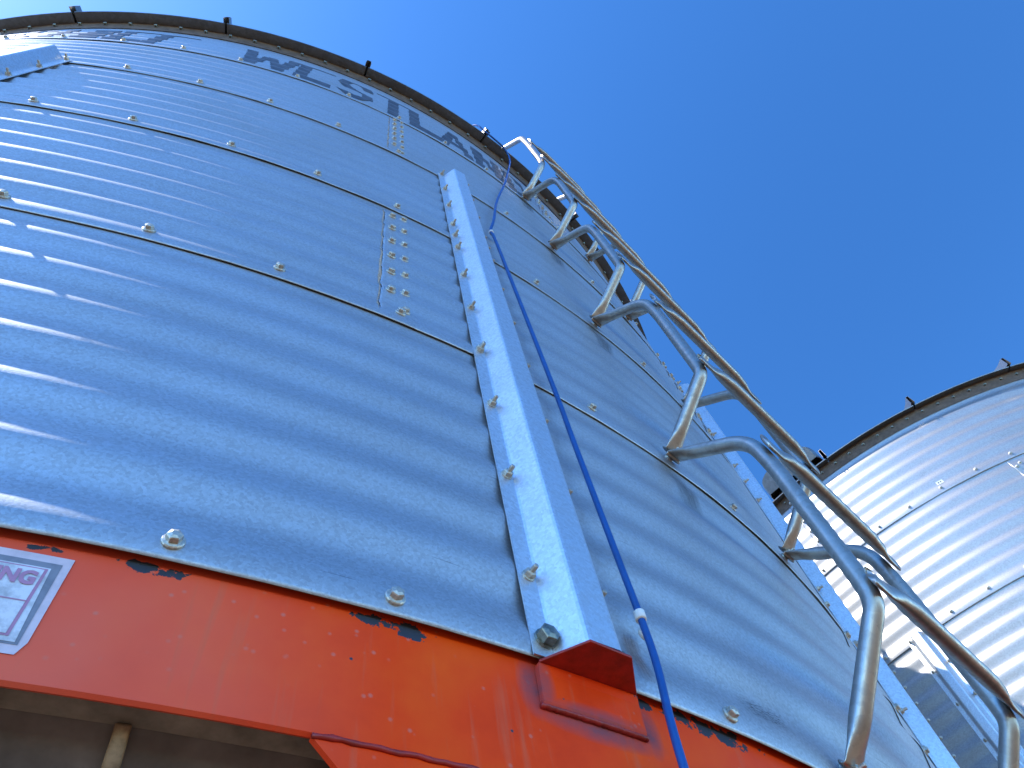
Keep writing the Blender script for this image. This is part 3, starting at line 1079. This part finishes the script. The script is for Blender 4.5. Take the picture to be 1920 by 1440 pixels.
for k in range(5):
    for fr in (0.785, 0.275):
        z = (k+fr)*H
        if k == 4:
            z = (4.86 if fr > 0.5 else 4.32)*H
        a = cyl(16.49, R, z) + LN*(0.170+0.0175); b = cyl(25.05, R, z) + LN*(0.170+0.0175)
        d = (b-a).normalized()
        ln = (b-a).length
        st_ = [-0.0215, -0.0205, 0.0, 0.014, 0.026, 0.05, 0.09]
        st_ = st_ + [ln*0.35, ln*0.5, ln*0.65] + [ln-x for x in st_[::-1]]
        path, prof = [], []
        for x in st_:
            e = min(x, ln-x)
            s = smooth01((e-0.016)/0.055)
            path.append(a + d*x + LN*(0.004*s) + Vector((0, 0, random.uniform(-0.0006, 0.0006))))
            prof.append((0.0052*(1-s)+RG*s, 0.0205*(1-s)+RG*s))
        sv, sf = sweep(path, prof, up_hint=Vector((0, 0, 1)), n=16)
        rung = lpart('rung', fix_normals(pydata('rung', sv, sf, True)), M['tube'])
        for q in (a, b):
            bo = link('bolt', ME_NUT, None)
            bo.parent = rung
            bo.matrix_parent_inverse = Matrix.Translation(ladder.location).inverted()
            bo.location = q + LN*0.0062
            bo.rotation_euler = LN.to_track_quat('Z', 'Y').to_euler()
            bo.scale = (1.25, 1.25, 1.1)
            nu = link('nut', ME_BOLT, None)
            nu.parent = rung
            nu.matrix_parent_inverse = Matrix.Translation(ladder.location).inverted()
            nu.location = q - LN*(0.0175+RT-0.001)
            nu.scale = (1.15, 1.15, 1.3)
            nu.rotation_euler = (-LN).to_track_quat('Z', 'Y').to_euler()

# ------------------------------------------------------------------ blue cable
cable = thing('cable', 'thin blue cable clipped up the wall beside the stiffener and looped over the eave', 'cable', tuple(cyl(9.2, R+0.02, -Z0+0.01)))
S = 0.875
cp = [(8.9, -1.6, 0.02), (9.05, -0.40, 0.030), (9.30, -0.137*S, 0.028), (9.62, 0.010*S, 0.028), (9.70, 0.094*S, 0.027), (9.66, 0.201*S, 0.028), (9.66, 0.542*S, 0.027), (9.70, 0.756*S, 0.026),
      (9.55, 1.380*S, 0.026), (9.48, 1.80*S, 0.024), (9.46, 1.890*S, 0.020), (9.9, 2.04*S, 0.030), (10.96, 2.411*S, 0.032), (13.2, 3.02*S, 0.032), (15.25, 3.631*S, 0.034), (15.80, 3.90*S, 0.055), (15.1, 4.02*S, 0.072)]
pts = [cyl(t, R+o, z) for t, z, o in cp]
# the last stretch runs along and over the eave lip
for (t, z, o) in [(13.6, 4.91*H, 0.080), (12.5, 4.955*H, 0.080), (11.9, 5.02*H, 0.078), (11.55, 5.075*H, 0.055), (11.5, 5.05*H, 0.01)]:
    pts.append(cyl(t, R+o, z))
def catmull(pts, n=10):
    out = []
    for i in range(len(pts)-1):
        p0, p1, p2, p3 = pts[max(i-1, 0)], pts[i], pts[i+1], pts[min(i+2, len(pts)-1)]
        for k in range(n):
            t = k/n
            out.append(0.5*((2*p1)+(p2-p0)*t+(2*p0-5*p1+4*p2-p3)*t*t+(3*p1-p0-3*p2+p3)*t**3))
    out.append(pts[-1])
    return out
cpts = catmull(pts, 12)
sv, sf = sweep(cpts, (0.0046, 0.0046), up_hint=Vector((0.3, 0.9, 0.1)), n=12)
o = link('cord', fix_normals(pydata('cord', sv, sf, True)), None, M['cable'])
o.parent = cable; o.matrix_parent_inverse = Matrix.Translation(cable.location).inverted()
def clip(th, z, off):
    c = cyl(th, R+off, z); c2 = cyl(th+0.02, R+off, z+0.014)
    ax = (c2-c).normalized()
    pts_ = [c - ax*0.007, c - ax*0.006, c + ax*0.006, c + ax*0.007]
    a, fa = sweep(pts_, [(0.0058, 0.0058), (0.0070, 0.0070), (0.0070, 0.0070), (0.0058, 0.0058)], up_hint=Vector((0, 1, 0)), n=14)
    # eyelet tab and its screw hole ring
    e = cyl(th+0.30, R+0.012, z-0.010)
    t = rad(th)
    nrm = Vector((sin(t), -cos(t), 0)); u = Vector((cos(t), sin(t), 0)); w = Vector((0, 0, 1))
    v2, f2 = [], []
    ns, nr_ = 16, 8
    for i in range(ns):
        q = 2*pi*i/ns
        cc = e + u*(0.0068*cos(q)) + w*(0.0068*sin(q))
        dr = (u*cos(q) + w*sin(q))
        for k in range(nr_):
            s_ = 2*pi*k/nr_
            v2.append(tuple(cc + dr*(0.0022*cos(s_)) + nrm*(0.0026*sin(s_))))
    for i in range(ns):
        for k in range(nr_):
            i2, k2 = (i+1) % ns, (k+1) % nr_
            f2.append((i*nr_+k, i*nr_+k2, i2*nr_+k2, i2*nr_+k))
    vv, ff = merge([(a, fa), (v2, f2)])
    o = link('clip', fix_normals(pydata('clip', vv, ff, True)), None, M['white'])
    o.parent = cable; o.matrix_parent_inverse = Matrix.Translation(cable.location).inverted()
clip(9.70, 0.094*S+0.004, 0.027)
clip(9.47, 1.875*S, 0.0205)

# ------------------------------------------------------------------ grime films on the near wall
def wall_film(name, th0, th1, z0, z1, m, root, off=0.0009):
    na, nz = 14, 40
    v, f, uv = [], [], []
    for j in range(nz+1):
        z = z0 + (z1-z0)*j/nz
        ring = math.floor(z/H + 0.02)
        zl = z - ring*H
        r = R + corr(zl) + off + 0.0024*(1 - smooth01((zl/H+0.02)/0.075)) + 0.0007
        for i in range(na+1):
            v.append(tuple(cyl(th0+(th1-th0)*i/na, r, z))); uv.append((i/na, j/nz))
    for j in range(nz):
        for i in range(na):
            a = j*(na+1)+i
            f.append((a, a+1, a+na+2, a+na+1))
    return link(name, pydata(name, v, f, True, uv), root, m)
wall_film('scuff_mark', 13.1, 15.0, 0.028, 0.066, M['scuff'], bin_a)
for k in range(1, 5):
    wall_film('grime_stain', 15.9, 17.2, k*H-0.16, k*H-0.018, M['drip'], bin_a)
wall_film('rust_stain', 9.45, 10.0, 0.005, 0.09, M['rust'], bin_a)

# old sealant squeezed out at the sheet joints
for ring in (1, 3):
    tj = 2.95
    pts, prof = [], []
    nseg = 90
    for i in range(nseg+1):
        z = (ring + 0.0 + 0.96*i/nseg)*H
        nn = noise.noise(Vector((z*14.0, ring*3.0, 2.0)))
        pts.append(cyl(tj-0.055+0.05*noise.noise(Vector((z*23, 1.0, ring))), R + corr(z-ring*H) + 0.0006, z))
        wd = 0.0006 + 0.0042*max(0.0, nn+0.05 + (0.35 if 0.25 < z/H-ring < 0.45 else 0.0))
        prof.append((wd, 0.0022))
    sv, sf = sweep(pts, prof, up_hint=Vector((0, -1, 0)), n=8)
    link('joint_sealant', fix_normals(pydata('joint_sealant', sv, sf, True)), bin_a, M['seal'])

# ------------------------------------------------------------------ things on the far bin
# hooded vent on the roof edge
vent = thing('roof_vent', 'rounded sheet-metal vent hood at the roof edge of the sunlit bin', 'roof vent')
vth = -69.8
t = rad(vth)
vn = Vector((sin(t), -cos(t), 0)); vt = Vector((cos(t), sin(t), 0)); vz = Vector((0, 0, 1))
vc = Vector((B2[0], B2[1], 0)) + vn*(R-0.10) + vz*(Z0+ZE+0.075)
vent.location = vc
hw, dep, hh = 0.215, 0.17, 0.135
prof = []
for i in range(13):
    a = pi*i/12
    prof.append((-cos(a)*hw*(1.0), hh*0.45 + sin(a)**0.8*hh*0.55))
prof = [(-hw, 0.0)] + prof + [(hw, 0.0)]
v, f = [], []
depths = [-0.22, -0.05, dep-0.03, dep]
scal = [1.0, 1.0, 1.0, 0.94]
for d_, s_ in zip(depths, scal):
    for (x, z) in prof:
        v.append(tuple(vt*x*s_ + vn*(d_ + (0.55*z - 0.02 if d_ > 0.1 else 0.0)) + vz*z))
n = len(prof)
for k in range(3):
    for i in range(n-1):
        f.append((k*n+i, k*n+i+1, (k+1)*n+i+1, (k+1)*n+i))
f.append(tuple(3*n+i for i in range(n)))
me = pydata('hood', v, f)
hood = link('hood', me, vent, M['roof'])
sol = hood.modifiers.new('thick', 'SOLIDIFY'); sol.thickness = 0.004; sol.offset = -1
# throat that joins the hood to the roof
v = []
for (x, y) in [(-0.17, 0.06), (0.17, 0.06), (0.17, -0.20), (-0.17, -0.20)]:
    for z in (0.06, -0.14):
        v.append(tuple(vt*x + vn*y + vz*z))
pf = [(0, 2, 3, 1), (2, 4, 5, 3), (4, 6, 7, 5), (6, 0, 1, 7), (0, 6, 4, 2), (1, 3, 5, 7)]
link('throat', bevel(pydata('throat', v, pf), 0.004, 1), vent, M['gap'])

# small paper tag on the far wall
def far_patch(name, th0, th1, z0, z1, off, m, parent):
    v, f = [], []
    na, nz = 4, 6
    for j in range(nz+1):
        z = z0+(z1-z0)*j/nz
        r = R + corr(z-4*H) + off + 0.0024*(1 - smooth01(((z/H-4)+0.02)/0.075))
        for i in range(na+1):
            v.append(tuple(cyl(th0+(th1-th0)*i/na, r, z)))
    for j in range(nz):
        for i in range(na):
            a = j*(na+1)+i; f.append((a, a+1, a+na+2, a+na+1))
    o = link(name, pydata(name, v, f, True), parent, m)
    return o
tagt = thing('paper_tag', 'tiny white paper tag stuck above a seam of the sunlit bin', 'tag', B2, rad(-77.9))
tb = -56.8+77.9
far_patch('sheet', tb-0.42, tb+0.42, 4.080*H, 4.115*H, 0.0016, M['white'], tagt)
for a0, a1 in ((-0.22, -0.06), (0.06, 0.20)):
    far_patch('mark', tb+a0, tb+a1, 4.090*H, 4.105*H, 0.0022, M['letter'], tagt)
